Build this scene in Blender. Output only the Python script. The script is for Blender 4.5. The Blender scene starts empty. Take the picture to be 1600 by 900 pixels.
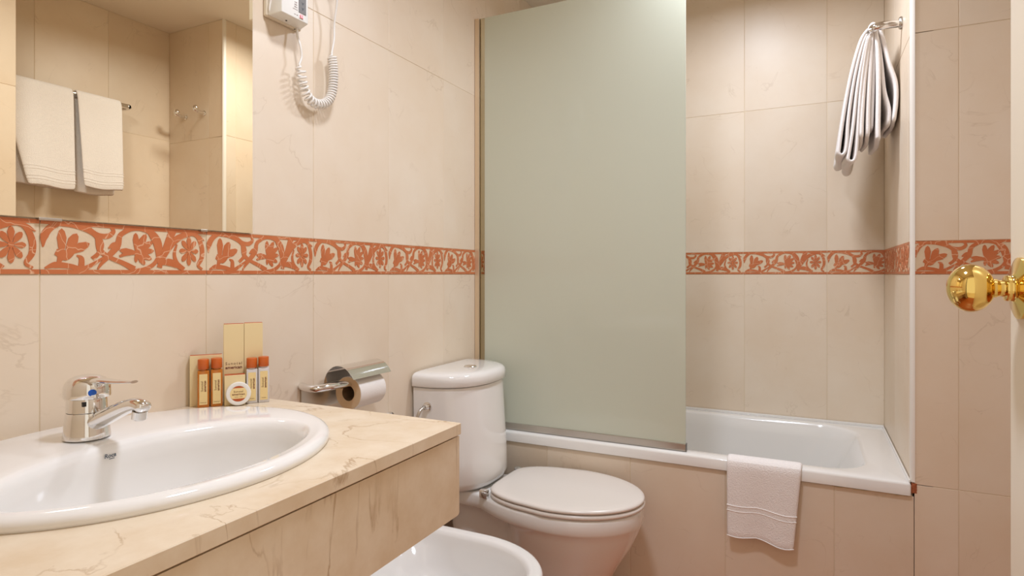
import bpy, bmesh, math, random
from mathutils import Vector, Matrix
random.seed(7)
PI = math.pi
SC = bpy.context.scene
COL = SC.collection

# ------------------------------------------------------------------ camera
cam_d = bpy.data.cameras.new('camera')
cam_d.sensor_width = 36.0
cam_d.lens = 939.02 / 1600 * 36.0
cam_d.shift_y = -(450 - 428.2) / 1600
cam_d.clip_start = 0.02
cam = bpy.data.objects.new('camera', cam_d)
cam.location = (0, 0, 1.10)
cam.rotation_euler = (PI / 2, 0, math.radians(26.293))
COL.objects.link(cam)
SC.camera = cam

# ------------------------------------------------------------------ world, lights, exposure
w = bpy.data.worlds.new('world'); SC.world = w; w.use_nodes = True
w.node_tree.nodes['Background'].inputs[0].default_value = (1.0, 0.90, 0.76, 1)
w.node_tree.nodes['Background'].inputs[1].default_value = 0.8

def area_light(name, loc, size, power, color, rot=(0, 0, 0), shape='DISK', size_y=None):
    d = bpy.data.lights.new(name, 'AREA'); d.shape = shape; d.size = size
    if size_y: d.size_y = size_y
    d.spread = 2.88; d.energy = power; d.color = color
    o = bpy.data.objects.new(name, d); o.location = loc; o.rotation_euler = rot
    COL.objects.link(o)
    return o
LAMP = (-0.20, 1.945)
FILL_LAMP = (-0.40, 0.80)  # added lamp, there only to brighten sink wall, counter and basin
area_light('ceiling_lamp_light', (LAMP[0], LAMP[1], 2.31), 0.20, 8.3, (0.93, 1.0, 1.12))
area_light('added_fill_light', (FILL_LAMP[0], FILL_LAMP[1], 2.31), 0.22, 9.6, (0.91, 1.0, 1.17))

SC.view_settings.view_transform = 'Standard'
SC.view_settings.look = 'None'
SC.view_settings.gamma = 1.0
SC.view_settings.use_curve_mapping = False
SC.view_settings.exposure = 0.23

# ------------------------------------------------------------------ room numbers (metres; camera height 1.10)
XL = -1.1459      # sink wall
XC = 0.2554       # alcove side wall
XO = 0.6617       # towel wall
XP = 0.30         # wall the door opens against
YP = 1.158        # end of that wall
YF = 0.15         # entrance wall
Y3 = 1.986        # tub panel and return wall
Y2 = 2.6558       # back wall of alcove
H = 2.3335        # ceiling
ZB, BH = 1.10, 0.0907   # border
TW = 0.3079

# ------------------------------------------------------------------ materials
def srgb(r, g, b):
    f = lambda c: (c / 255 / 12.92) if c / 255 <= 0.04045 else ((c / 255 + 0.055) / 1.055) ** 2.4
    return (f(r), f(g), f(b), 1)

def new_mat(name):
    m = bpy.data.materials.new(name); m.use_nodes = True
    nt = m.node_tree
    return m, nt, nt.nodes['Principled BSDF']

def simple(name, col, rough=0.4, metal=0.0, spec=0.5, coat=0.0, bump=0.0, bscale=200, vary=0.0, sss=0.0):
    m, nt, p = new_mat(name)
    p.inputs['Base Color'].default_value = col
    p.inputs['Roughness'].default_value = rough
    p.inputs['Metallic'].default_value = metal
    p.inputs['Specular IOR Level'].default_value = spec
    p.inputs['Coat Weight'].default_value = coat
    p.inputs['Coat Roughness'].default_value = 0.05
    if sss:
        p.inputs['Subsurface Weight'].default_value = sss
        p.inputs['Subsurface Radius'].default_value = (0.01, 0.01, 0.01)
    geo = nt.nodes.new('ShaderNodeNewGeometry')
    n = nt.nodes.new('ShaderNodeTexNoise'); n.inputs['Scale'].default_value = bscale; n.inputs['Detail'].default_value = 4
    nt.links.new(geo.outputs['Position'], n.inputs['Vector'])
    if vary:
        r = nt.nodes.new('ShaderNodeMapRange'); r.inputs['To Min'].default_value = 1 - vary; r.inputs['To Max'].default_value = 1 + vary
        nt.links.new(n.outputs['Fac'], r.inputs['Value'])
        mx = nt.nodes.new('ShaderNodeVectorMath'); mx.operation = 'SCALE'
        mx.inputs[0].default_value = col[:3]
        nt.links.new(r.outputs['Result'], mx.inputs['Scale'])
        nt.links.new(mx.outputs[0], p.inputs['Base Color'])
    if bump:
        b = nt.nodes.new('ShaderNodeBump'); b.inputs['Strength'].default_value = bump; b.inputs['Distance'].default_value = 0.002
        nt.links.new(n.outputs['Fac'], b.inputs['Height'])
        nt.links.new(b.outputs['Normal'], p.inputs['Normal'])
    return m

def marble(name, base, dark, vein, rough=0.18, scale=3.0, vein_amt=0.35, vein_scale=5.0, spec=0.5, vw=0.02, stretch=(1, 1, 1), dist=0.9, mask=(0.5, 0.68)):
    m, nt, p = new_mat(name)
    N = nt.nodes.new; L = nt.links.new
    geo = N('ShaderNodeNewGeometry'); oi = N('ShaderNodeObjectInfo')
    off = N('ShaderNodeVectorMath'); off.operation = 'SCALE'; off.inputs[0].default_value = (17.3, 9.1, 23.7)
    L(oi.outputs['Random'], off.inputs['Scale'])
    add = N('ShaderNodeVectorMath'); L(geo.outputs['Position'], add.inputs[0]); L(off.outputs[0], add.inputs[1])
    n1 = N('ShaderNodeTexNoise'); n1.inputs['Scale'].default_value = scale; n1.inputs['Detail'].default_value = 6; n1.inputs['Roughness'].default_value = 0.6
    L(add.outputs[0], n1.inputs['Vector'])
    r1 = N('ShaderNodeMapRange'); r1.inputs['From Min'].default_value = 0.3; r1.inputs['From Max'].default_value = 0.72
    L(n1.outputs['Fac'], r1.inputs['Value'])
    mx = N('ShaderNodeMix'); mx.data_type = 'RGBA'; mx.inputs['A'].default_value = base; mx.inputs['B'].default_value = dark
    L(r1.outputs['Result'], mx.inputs['Factor'])
    # veins: thin bands of a distorted noise where it crosses a level
    nv = N('ShaderNodeTexNoise'); nv.inputs['Scale'].default_value = vein_scale; nv.inputs['Detail'].default_value = 7; nv.inputs['Distortion'].default_value = dist
    st = N('ShaderNodeVectorMath'); st.operation = 'MULTIPLY'; st.inputs[1].default_value = stretch; L(add.outputs[0], st.inputs[0])
    L(st.outputs[0], nv.inputs['Vector'])
    s = N('ShaderNodeMath'); s.operation = 'SUBTRACT'; s.inputs[1].default_value = 0.5; L(nv.outputs['Fac'], s.inputs[0])
    a = N('ShaderNodeMath'); a.operation = 'ABSOLUTE'; L(s.outputs[0], a.inputs[0])
    vr = N('ShaderNodeMapRange'); vr.inputs['From Min'].default_value = 0.0; vr.inputs['From Max'].default_value = vw
    vr.inputs['To Min'].default_value = 1.0; vr.inputs['To Max'].default_value = 0.0; L(a.outputs[0], vr.inputs['Value'])
    nm = N('ShaderNodeTexNoise'); nm.inputs['Scale'].default_value = vein_scale * 1.7; L(add.outputs[0], nm.inputs['Vector'])
    mr = N('ShaderNodeMapRange'); mr.inputs['From Min'].default_value = mask[0]; mr.inputs['From Max'].default_value = mask[1]; L(nm.outputs['Fac'], mr.inputs['Value'])
    mu = N('ShaderNodeMath'); mu.operation = 'MULTIPLY'; L(vr.outputs['Result'], mu.inputs[0]); L(mr.outputs['Result'], mu.inputs[1])
    mv = N('ShaderNodeMath'); mv.operation = 'MULTIPLY'; mv.inputs[1].default_value = vein_amt; L(mu.outputs[0], mv.inputs[0])
    m2 = N('ShaderNodeMix'); m2.data_type = 'RGBA'; m2.inputs['B'].default_value = vein
    L(mx.outputs['Result'], m2.inputs['A']); L(mv.outputs[0], m2.inputs['Factor'])
    hv = N('ShaderNodeMapRange'); hv.inputs['To Min'].default_value = 0.97; hv.inputs['To Max'].default_value = 1.03; L(oi.outputs['Random'], hv.inputs['Value'])
    sc = N('ShaderNodeVectorMath'); sc.operation = 'SCALE'; L(m2.outputs['Result'], sc.inputs[0]); L(hv.outputs['Result'], sc.inputs['Scale'])
    L(sc.outputs[0], p.inputs['Base Color'])
    p.inputs['Roughness'].default_value = rough
    p.inputs['Specular IOR Level'].default_value = spec
    return m

M = {}
M['tile'] = marble('cream_marble_tile', srgb(234, 219, 199), srgb(227, 207, 182), srgb(176, 148, 116), rough=0.38, vein_amt=0.28, scale=3.2, vein_scale=6, vw=0.010)
M['counter'] = marble('counter_marble', srgb(233, 217, 193), srgb(218, 195, 164), srgb(150, 108, 58), rough=0.2, vein_amt=0.55, vein_scale=5.5, scale=13.0, vw=0.009, stretch=(.9, 1.3, .5), dist=.45, mask=(.40, .60))
M['floor'] = simple('terracotta_floor', srgb(172, 92, 48), rough=0.35, vary=0.12, bscale=6)
M['grout'] = simple('grout', srgb(228, 210, 182), rough=0.9, bump=0.2, bscale=400)
M['ceiling'] = simple('ceiling_paint', srgb(236, 226, 210), rough=0.9, bump=0.05, bscale=150)
M['wallpaint'] = simple('wall_paint', srgb(214, 196, 170), rough=0.8, bump=0.05, bscale=150)
M['trim'] = simple('white_trim', srgb(238, 232, 222), rough=0.35)
M['ceramic'] = simple('white_ceramic', srgb(238, 234, 229), rough=0.07, coat=0.4, bscale=3)
M['enamel'] = simple('tub_enamel', srgb(238, 235, 230), rough=0.12, coat=0.3, bscale=3)
M['seat'] = simple('ivory_seat_plastic', srgb(230, 221, 212), rough=0.25, bscale=3)
M['chrome'] = simple('chrome', (0.82, 0.81, 0.80, 1), rough=0.07, metal=1, bscale=20, vary=0.03)
M['satin'] = simple('satin_steel', (0.62, 0.59, 0.54, 1), rough=0.28, metal=1, bscale=20, vary=0.03)
M['channel'] = simple('champagne_aluminium', srgb(226, 204, 174), rough=0.3, metal=0.5, bscale=20)
M['brass'] = simple('polished_brass', (0.86, 0.62, 0.20, 1), rough=0.07, metal=1, bscale=20, vary=0.05)
M['door'] = simple('cream_door_paint', srgb(232, 220, 200), rough=0.35, bump=0.04, bscale=60)
M['towel'] = simple('white_terry', srgb(246, 240, 236), rough=0.95, spec=0.1, bump=1.0, bscale=330, vary=0.05)
M['paper'] = simple('toilet_paper', srgb(240, 234, 228), rough=0.95, spec=0.1, bump=0.2, bscale=300)
M['paperside'] = simple('toilet_paper_edge', srgb(226, 196, 158), rough=0.95, spec=0.1, bump=0.4, bscale=500)
M['core'] = simple('cardboard', srgb(120, 92, 62), rough=0.9)
M['plastic'] = simple('white_plastic', srgb(236, 233, 226), rough=0.3, bscale=5)
M['greyplastic'] = simple('ivory_plastic', srgb(224, 210, 186), rough=0.35, bscale=5)
M['socket'] = simple('grey_socket', srgb(112, 108, 104), rough=0.45)
M['black'] = simple('black_plastic', srgb(26, 24, 22), rough=0.4)
M['red'] = simple('red_switch', srgb(226, 92, 92), rough=0.25)
M['cord'] = simple('cord_white', srgb(238, 232, 224), rough=0.4)
M['capcol'] = simple('terracotta_cap', srgb(198, 94, 28), rough=0.35)
M['label'] = simple('cream_label', srgb(238, 212, 152), rough=0.5)
M['card'] = simple('cream_card', srgb(236, 214, 164), rough=0.6)
M['cardred'] = simple('terracotta_card', srgb(184, 86, 40), rough=0.6)
M['ink'] = simple('brown_ink', srgb(104, 62, 40), rough=0.6)
M['inkred'] = simple('dark_red_ink', srgb(110, 40, 24), rough=0.6)
M['blueink'] = simple('blue_grey_ink', srgb(74, 88, 104), rough=0.5)
M['bluedot'] = simple('blue_dot', srgb(20, 90, 190), rough=0.2)
M['rust'] = simple('broken_plaster', srgb(170, 98, 62), rough=0.95, bump=1, bscale=120, vary=0.25)
M['silicone'] = simple('silicone', srgb(226, 205, 170), rough=0.6, bump=0.5, bscale=200)
M['bordbase'] = simple('border_cream', srgb(222, 200, 170), rough=0.3, bump=0.25, bscale=120, vary=0.05)

def orn_mat():
    m, nt, p = new_mat('border_terracotta')
    N = nt.nodes.new; L = nt.links.new
    geo = N('ShaderNodeNewGeometry')
    v = N('ShaderNodeTexVoronoi'); v.feature = 'DISTANCE_TO_EDGE'; v.inputs['Scale'].default_value = 26
    nz = N('ShaderNodeTexNoise'); nz.inputs['Scale'].default_value = 30
    mixv = N('ShaderNodeMix'); mixv.data_type = 'RGBA'; mixv.inputs['Factor'].default_value = 0.03
    L(geo.outputs['Position'], nz.inputs['Vector'])
    L(geo.outputs['Position'], mixv.inputs['A']); L(nz.outputs['Color'], mixv.inputs['B'])
    L(mixv.outputs['Result'], v.inputs['Vector'])
    r = N('ShaderNodeMapRange'); r.inputs['From Min'].default_value = 0.0; r.inputs['From Max'].default_value = 0.022
    r.inputs['To Min'].default_value = 1; r.inputs['To Max'].default_value = 0
    L(v.outputs['Distance'], r.inputs['Value'])
    n2 = N('ShaderNodeTexNoise'); n2.inputs['Scale'].default_value = 14; n2.inputs['Detail'].default_value = 6
    L(geo.outputs['Position'], n2.inputs['Vector'])
    c = N('ShaderNodeMix'); c.data_type = 'RGBA'; c.inputs['A'].default_value = srgb(184, 90, 42); c.inputs['B'].default_value = srgb(208, 130, 84)
    L(n2.outputs['Fac'], c.inputs['Factor'])
    c2 = N('ShaderNodeMix'); c2.data_type = 'RGBA'; c2.inputs['B'].default_value = srgb(236, 196, 160)
    L(c.outputs['Result'], c2.inputs['A'])
    mm = N('ShaderNodeMath'); mm.operation = 'MULTIPLY'; mm.inputs[1].default_value = 0.75; L(r.outputs['Result'], mm.inputs[0])
    L(mm.outputs[0], c2.inputs['Factor'])
    L(c2.outputs['Result'], p.inputs['Base Color'])
    p.inputs['Roughness'].default_value = 0.35
    return m
M['orn'] = orn_mat()

def mirror_mat():
    m, nt, p = new_mat('mirror_silver')
    p.inputs['Base Color'].default_value = (1.0, 0.90, 0.70, 1)
    p.inputs['Metallic'].default_value = 1; p.inputs['Roughness'].default_value = 0.0
    return m
M['mirror'] = mirror_mat()

def clear_glass(name, col, rough=0.0):
    m, nt, p = new_mat(name)
    p.inputs['Base Color'].default_value = col; p.inputs['Roughness'].default_value = rough
    p.inputs['Transmission Weight'].default_value = 1.0; p.inputs['IOR'].default_value = 1.45
    return m
M['amber'] = simple('amber_bottle', srgb(226, 132, 24), rough=0.1, coat=0.3)
M['amber'].node_tree.nodes['Principled BSDF'].inputs['Transmission Weight'].default_value = 0.35
M['clear'] = simple('pearl_bottle', srgb(212, 206, 204), rough=0.15, sss=0.0)

def frosted():
    m = bpy.data.materials.new('frosted_glass'); m.use_nodes = True
    nt = m.node_tree; nt.nodes.clear(); N = nt.nodes.new; L = nt.links.new
    out = N('ShaderNodeOutputMaterial')
    d = N('ShaderNodeBsdfDiffuse'); d.inputs[0].default_value = srgb(240, 243, 226)
    t = N('ShaderNodeBsdfTranslucent'); t.inputs[0].default_value = srgb(236, 243, 224)
    mx = N('ShaderNodeMixShader'); mx.inputs[0].default_value = 0.36
    g = N('ShaderNodeBsdfGlossy'); g.inputs['Roughness'].default_value = 0.03
    f = N('ShaderNodeFresnel'); f.inputs[0].default_value = 1.45
    m2 = N('ShaderNodeMixShader')
    L(d.outputs[0], mx.inputs[1]); L(t.outputs[0], mx.inputs[2])
    L(f.outputs[0], m2.inputs[0]); L(mx.outputs[0], m2.inputs[1]); L(g.outputs[0], m2.inputs[2])
    L(m2.outputs[0], out.inputs[0])
    return m
M['frost'] = frosted()
def edgeglass():
    m = bpy.data.materials.new('clear_edge_glass'); m.use_nodes = True
    nt = m.node_tree; nt.nodes.clear(); N = nt.nodes.new; L = nt.links.new
    out = N('ShaderNodeOutputMaterial')
    t = N('ShaderNodeBsdfTransparent'); t.inputs[0].default_value = (0.88, 0.86, 0.76, 1)
    g = N('ShaderNodeBsdfGlossy'); g.inputs['Roughness'].default_value = 0.02
    f = N('ShaderNodeFresnel'); f.inputs[0].default_value = 1.3
    m2 = N('ShaderNodeMixShader')
    L(f.outputs[0], m2.inputs[0]); L(t.outputs[0], m2.inputs[1]); L(g.outputs[0], m2.inputs[2]); L(m2.outputs[0], out.inputs[0])
    return m
M['edgeglass'] = edgeglass()

# ------------------------------------------------------------------ helpers
def link_mesh(name, me, mat=None, parent=None, smooth=False):
    o = bpy.data.objects.new(name, me); COL.objects.link(o)
    if mat is not None and not me.materials:
        for mm in (mat if isinstance(mat, (list, tuple)) else [mat]): me.materials.append(mm)
    if parent is not None: o.parent = parent
    return o

def obj(name, bm, mat, parent=None, smooth=True, angle=40, fix=True):
    if fix: bmesh.ops.recalc_face_normals(bm, faces=bm.faces[:])
    me = bpy.data.meshes.new(name); bm.to_mesh(me); bm.free()
    if smooth:
        for p in me.polygons: p.use_smooth = True
        me.set_sharp_from_angle(angle=math.radians(angle))
    return link_mesh(name, me, mat, parent)

def root(name, loc, label, cat, group=None, rz=0):
    o = bpy.data.objects.new(name, None); o.empty_display_size = 0.05
    COL.objects.link(o); o.location = loc; o.rotation_euler = (0, 0, rz)
    return tag(o, label, cat, group)
def tag(o, label, cat, group=None):
    o['label'] = label; o['category'] = cat
    if group: o['group'] = group
    return o
def struct(o, label=None, cat=None):
    o['kind'] = 'structure'
    if label: o['label'] = label
    if cat: o['category'] = cat
    return o

def add_box(bm, a, b, bev=0.0, seg=2):
    r = bmesh.ops.create_cube(bm, size=1.0)
    vs = r['verts']
    for v in vs:
        v.co = Vector(((a[i] + b[i]) / 2 + v.co[i] * (b[i] - a[i]) for i in range(3)))
    if bev:
        es = list({e for v in vs for e in v.link_edges})
        bmesh.ops.bevel(bm, geom=es, offset=bev, segments=seg, profile=0.5, affect='EDGES')
    return vs
def box(name, a, b, mat, parent=None, bev=0.0, seg=2):
    bm = bmesh.new(); add_box(bm, a, b, bev, seg)
    o = obj(name, bm, mat, parent, smooth=bev > 0)
    if bev:
        wn = o.modifiers.new('normals', 'WEIGHTED_NORMAL'); wn.keep_sharp = True; wn.weight = 100
    return o

def loft(bm, rings, cap0=False, cap1=False):
    vr = [[bm.verts.new(p) for p in ring] for ring in rings]
    n = len(vr[0])
    for a, b in zip(vr[:-1], vr[1:]):
        for i in range(n):
            bm.faces.new((a[i], a[(i + 1) % n], b[(i + 1) % n], b[i]))
    if cap0: bm.faces.new(vr[0])
    if cap1: bm.faces.new(vr[-1])
    return vr

def lathe(bm, prof, n=32, mat4=None):
    """prof: list of (r, z), revolved about z, then moved by mat4"""
    rings = []
    for r, z in prof:
        rings.append([Vector((max(r, 1e-5) * math.cos(2 * PI * i / n), max(r, 1e-5) * math.sin(2 * PI * i / n), z)) for i in range(n)])
    if mat4 is not None: rings = [[mat4 @ p for p in ring] for ring in rings]
    loft(bm, rings, cap0=prof[0][0] > 1e-4, cap1=prof[-1][0] > 1e-4)
    if prof[0][0] <= 1e-4 or prof[-1][0] <= 1e-4:
        bmesh.ops.remove_doubles(bm, verts=bm.verts[:], dist=3e-5)

def axis_mat(loc, direction):
    q = Vector(direction).normalized().to_track_quat('Z', 'Y')
    return Matrix.Translation(loc) @ q.to_matrix().to_4x4()

def catmull(pts, sub=8):
    pts = [Vector(p) for p in pts]; out = []
    P = [pts[0] * 2 - pts[1]] + pts + [pts[-1] * 2 - pts[-2]]
    for i in range(1, len(P) - 2):
        p0, p1, p2, p3 = P[i - 1:i + 3]
        for k in range(sub):
            t = k / sub
            out.append(0.5 * ((2 * p1) + (p2 - p0) * t + (2 * p0 - 5 * p1 + 4 * p2 - p3) * t * t + (3 * p1 - p0 - 3 * p2 + p3) * t ** 3))
    out.append(pts[-1]); return out

def tube(bm, path, radii, n=12, flat=1.0, up=None):
    path = [Vector(p) for p in path]
    if not isinstance(radii, (list, tuple)): radii = [radii] * len(path)
    rings = []; prev = None
    for i, p in enumerate(path):
        t = (path[min(i + 1, len(path) - 1)] - path[max(i - 1, 0)]).normalized()
        if prev is None:
            ref = Vector(up) if up else (Vector((0, 0, 1)) if abs(t.z) < 0.9 else Vector((1, 0, 0)))
            nrm = (ref - t * ref.dot(t)).normalized()
        else:
            nrm = (prev - t * prev.dot(t)).normalized()
        prev = nrm; bi = t.cross(nrm)
        r = radii[i]
        rings.append([p + nrm * r * flat * math.cos(2 * PI * k / n) + bi * r * math.sin(2 * PI * k / n) for k in range(n)])
    loft(bm, rings, True, True)

def text_mesh(name, body, size, mat, parent, matrix, align='CENTER', extrude=0.0001, bold=0.0, shear=0.0, spacing=1.0):
    c = bpy.data.curves.new('t', 'FONT'); c.body = body; c.size = size; c.align_x = align; c.align_y = 'CENTER'
    c.extrude = extrude; c.offset = bold; c.shear = shear; c.space_character = spacing; c.resolution_u = 2
    o = bpy.data.objects.new('t', c); COL.objects.link(o)
    bpy.context.view_layer.update()
    me = bpy.data.meshes.new_from_object(o.evaluated_get(bpy.context.evaluated_depsgraph_get()))
    bpy.data.objects.remove(o); bpy.data.curves.remove(c)
    me.materials.clear(); me.transform(matrix)
    return link_mesh(name, me, mat, parent)

# ------------------------------------------------------------------ wall tiles
tile_cache = {}
def tile_mesh(wd, hg, dep=0.008):
    k = (round(wd, 4), round(hg, 4), dep)
    if k not in tile_cache:
        bm = bmesh.new(); add_box(bm, (0, 0, -dep), (wd, hg, 0), 0.0008, 1)
        bmesh.ops.recalc_face_normals(bm, faces=bm.faces[:])
        me = bpy.data.meshes.new('tile'); bm.to_mesh(me); bm.free(); me.materials.append(M['tile'])
        tile_cache[k] = me
    return tile_cache[k]

# border ornament, in units of tile height: x 0..AR, y 0..1
AR = TW / BH
LEVEL = [0]
def step(): LEVEL[0] += 1; return LEVEL[0] * 0.000012 / BH
def ribbon(bm, pts, wds, z, sub=6):
    z = step()
    wds = [v * .80 for v in wds]
    p2 = catmull([(a, b, 0) for a, b in pts], sub)
    n = len(p2); L = []; R = []
    for i, p in enumerate(p2):
        t = (p2[min(i + 1, n - 1)] - p2[max(i - 1, 0)]).normalized()
        f = i / (n - 1) * (len(wds) - 1); k = min(int(f), len(wds) - 2); wd = wds[k] + (wds[k + 1] - wds[k]) * (f - k)
        nn = Vector((-t.y, t.x, 0)) * wd * 0.5
        L.append(p + nn); R.append(p - nn)
    def clampv(v): return Vector((min(max(v.x, 0.0), AR), min(max(v.y, 0.0), 1.0), z))
    lv = [bm.verts.new(clampv(v)) for v in L]; rv = [bm.verts.new(clampv(v)) for v in R]
    for i in range(n - 1):
        bm.faces.new((rv[i], rv[i + 1], lv[i + 1], lv[i]))
def petal(bm, base, tip, wd, z):
    z = step(); wd *= .74
    b = Vector((*base, z)); t = Vector((*tip, z)); d = t - b; nn = Vector((-d.y, d.x, 0)).normalized() * wd
    pts = [b - nn * .12, b + d * .3 - nn * .36, b + d * .65 - nn * .5, b + d * .9 - nn * .3, t, b + d * .9 + nn * .3, b + d * .65 + nn * .5, b + d * .3 + nn * .36, b + nn * .12]
    bm.faces.new([bm.verts.new(p) for p in pts])
def ornament_bm():
    bm = bmesh.new(); z = 0; LEVEL[0] = 0
    for y0, y1 in ((0, .085), (.925, 1)):
        z = step(); bm.faces.new([bm.verts.new((x, y, z)) for x, y in ((0.006, y0), (AR - .006, y0), (AR - .006, y1), (0.006, y1))])
    R = lambda pts, wds: ribbon(bm, pts, wds, z)
    R([(.05, .50), (.07, .70), (.17, .86), (.32, .95)], [.03, .17, .15, .10])              # left leaf
    R([(.32, .93), (.62, .92), (.93, .80), (1.06, .60), (1.02, .42), (.9, .30)], [.06, .12, .14, .14, .10, .10])
    R([(.08, .11), (.25, .17), (.5, .15), (.72, .10), (.95, .22), (1.15, .36)], [.04, .15, .12, .12, .08, .04])
    R([(.70, .12), (.70, .30), (.62, .36)], [.14, .12, .03])
    # tulip
    petal(bm, (.36, .36), (.36, .86), .22, z); petal(bm, (.44, .40), (.62, .78), .24, z)
    petal(bm, (.40, .38), (.85, .60), .24, z); R([(.30, .12), (.32, .25), (.40, .42)], [.06, .10, .22])
    R([(.26, .42), (.42, .36), (.58, .46)], [.14, .26, .10])
    # curl at top and crossing stems
    R([(.80, .93), (.98, .78), (1.18, .76), (1.30, .86), (1.24, .96)], [.08, .12, .13, .10, .06])
    R([(.98, .74), (1.04, .48), (1.22, .34), (1.5, .22), (1.72, .10)], [.08, .14, .10, .12, .16])
    R([(1.66, .95), (1.44, .80), (1.38, .58), (1.24, .40), (1.08, .22), (1.0, .10)], [.12, .12, .16, .14, .08, .04])
    R([(1.20, .52), (1.32, .58), (1.42, .50)], [.03, .18, .05])
    # second scroll
    R([(1.50, .86), (1.76, .95), (2.02, .92), (2.22, .74), (2.27, .48), (2.16, .24), (1.94, .10), (1.70, .07)], [.06, .10, .16, .16, .12, .10, .12, .10])
    c = (1.76, .46)
    for ang, ln, wdt in ((92, .40, .17), (62, .44, .19), (34, .42, .18), (6, .38, .17), (-24, .36, .17), (-56, .32, .16), (-92, .22, .1), (176, .34, .16)):
        a = math.radians(ang); petal(bm, c, (c[0] + ln * math.cos(a), c[1] + ln * math.sin(a)), wdt, z)
    R([(1.42, .36), (1.60, .44), (1.78, .44)], [.05, .14, .08])
    # fan
    R([(2.26, .14), (2.32, .40), (2.44, .68), (2.56, .95)], [.14, .10, .16, .22])
    R([(2.30, .24), (2.46, .54), (2.66, .78), (2.92, .90), (3.10, .90)], [.08, .14, .18, .14, .06])
    R([(2.28, .22), (2.46, .26), (2.66, .20), (2.74, .10)], [.06, .20, .18, .03])
    R([(2.02, .88), (2.18, .60), (2.26, .24)], [.05, .10, .12])
    # third scroll
    R([(2.66, .66), (2.60, .45), (2.66, .25), (2.82, .10)], [.04, .09, .11, .14])
    R([(2.96, .92), (3.16, .86), (3.27, .62), (3.27, .38), (3.18, .20), (3.28, .11)], [.06, .12, .14, .13, .09, .06])
    R([(3.12, .90), (3.22, .84), (3.33, .78)], [.10, .10, .02])
    c = (2.95, .52)
    for k in range(8):
        a = math.radians(90 + 45 * k); petal(bm, (c[0] + .05 * math.cos(a), c[1] + .05 * math.sin(a)), (c[0] + .23 * math.cos(a), c[1] + .33 * math.sin(a)), .15, z)
    z = step(); bm.faces.new([bm.verts.new((c[0] + .05 * math.cos(2 * PI * k / 8), c[1] + .06 * math.sin(2 * PI * k / 8), z)) for k in range(8)])
    # prism up to a raised relief
    for v in bm.verts: v.co = Vector((v.co.x * BH, v.co.y * BH, v.co.z * BH))
    bmesh.ops.recalc_face_normals(bm, faces=bm.faces[:])
    r = bmesh.ops.extrude_face_region(bm, geom=bm.faces[:])
    for v in [g for g in r['geom'] if isinstance(g, bmesh.types.BMVert)]: v.co.z += 0.0009
    for v in bm.verts: v.co.z = v.co.z if v.co.z >= 0.00088 else 0.0
    bmesh.ops.recalc_face_normals(bm, faces=bm.faces[:])
    return bm
orn_cache = {}
def ornament_mesh(x0, x1):
    k = (round(x0, 4), round(x1, 4))
    if k not in orn_cache:
        bm = ornament_bm()
        for pt, nn in (((x0, 0, 0), (-1, 0, 0)), ((x1, 0, 0), (1, 0, 0))):
            bmesh.ops.bisect_plane(bm, geom=bm.verts[:] + bm.edges[:] + bm.faces[:], plane_co=pt, plane_no=nn, clear_outer=True)
        for v in bm.verts: v.co.x -= x0
        me = bpy.data.meshes.new('relief_ornament'); bm.to_mesh(me); bm.free(); me.materials.append(M['orn'])
        orn_cache[k] = me
    return orn_cache[k]
base_cache = {}
def border_base(wd):
    k = round(wd, 4)
    if k not in base_cache:
        bm = bmesh.new(); add_box(bm, (0, 0, -.008), (wd, BH, 0), 0.0006, 1)
        bmesh.ops.recalc_face_normals(bm, faces=bm.faces[:])
        me = bpy.data.meshes.new('border_tile'); bm.to_mesh(me); bm.free(); me.materials.append(M['bordbase']); base_cache[k] = me
    return base_cache[k]

J = 0.0007   # half joint
def tile_wall(wall, origin, udir, u0, u1, joints, rows, border=True, bstart=None, z1=H):
    """wall: parent. origin + u*udir, normal = facing the room. joints: list of u of vertical joints, rows: list of (z0,z1)."""
    u = Vector(udir); nrm = u.cross(Vector((0, 0, 1)))
    mat = Matrix((( u.x, 0, nrm.x, 0), (u.y, 0, nrm.y, 0), (0, 1, 0, 0), (0, 0, 0, 1)))
    def place(name, me, a, z, lift, parent):
        o = bpy.data.objects.new(name, me); COL.objects.link(o); o.parent = parent
        m4 = mat.copy(); m4.translation = Vector(origin) + u * a + Vector((0, 0, z)) + nrm * lift
        o.matrix_local = m4
        return o
    js = [u0] + [j for j in sorted(joints) if u0 + 0.01 < j < u1 - 0.01] + [u1]
    for (za, zb) in rows:
        for a, b in zip(js[:-1], js[1:]):
            o = place('tile', tile_mesh(b - a - 2 * J, zb - za - 2 * J), a + J, za + J, 0, wall)
            o.location += nrm * random.uniform(-.0003, .0002)
    if border:
        s = bstart
        while s > u0: s -= TW
        while s < u1:
            a, b = max(s, u0), min(s + TW, u1)
            if b - a > 0.006:
                t = place('border_tile', border_base(b - a - 2 * J), a + J, ZB, 0.0005, wall)
                o = bpy.data.objects.new('relief_ornament', ornament_mesh(a - s + J, b - s - J)); COL.objects.link(o)
                o.parent = t; o.location = (0, 0, 0)
            s += TW

T8 = 0.0013
def wall_slab(name, a, b, label=None, mat='grout'):
    o = box(name, a, b, M[mat]); struct(o)
    return o
ROWS = [(0.0, 0.52), (0.52, ZB), (ZB + BH, 1.780), (1.780, H)]
# left (sink) wall, faces +X : u along +Y gives normal = u x z = (1,0,0)
wl = wall_slab('wall_left', (XL - .06, YF, 0), (XL - T8, Y2 + .05, H))
tile_wall(wl, (XL, 0, 0), (0, 1, 0), YF, Y2, [.5473 + TW * k - TW * 2 for k in range(11)], ROWS, True, .5473)
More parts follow.
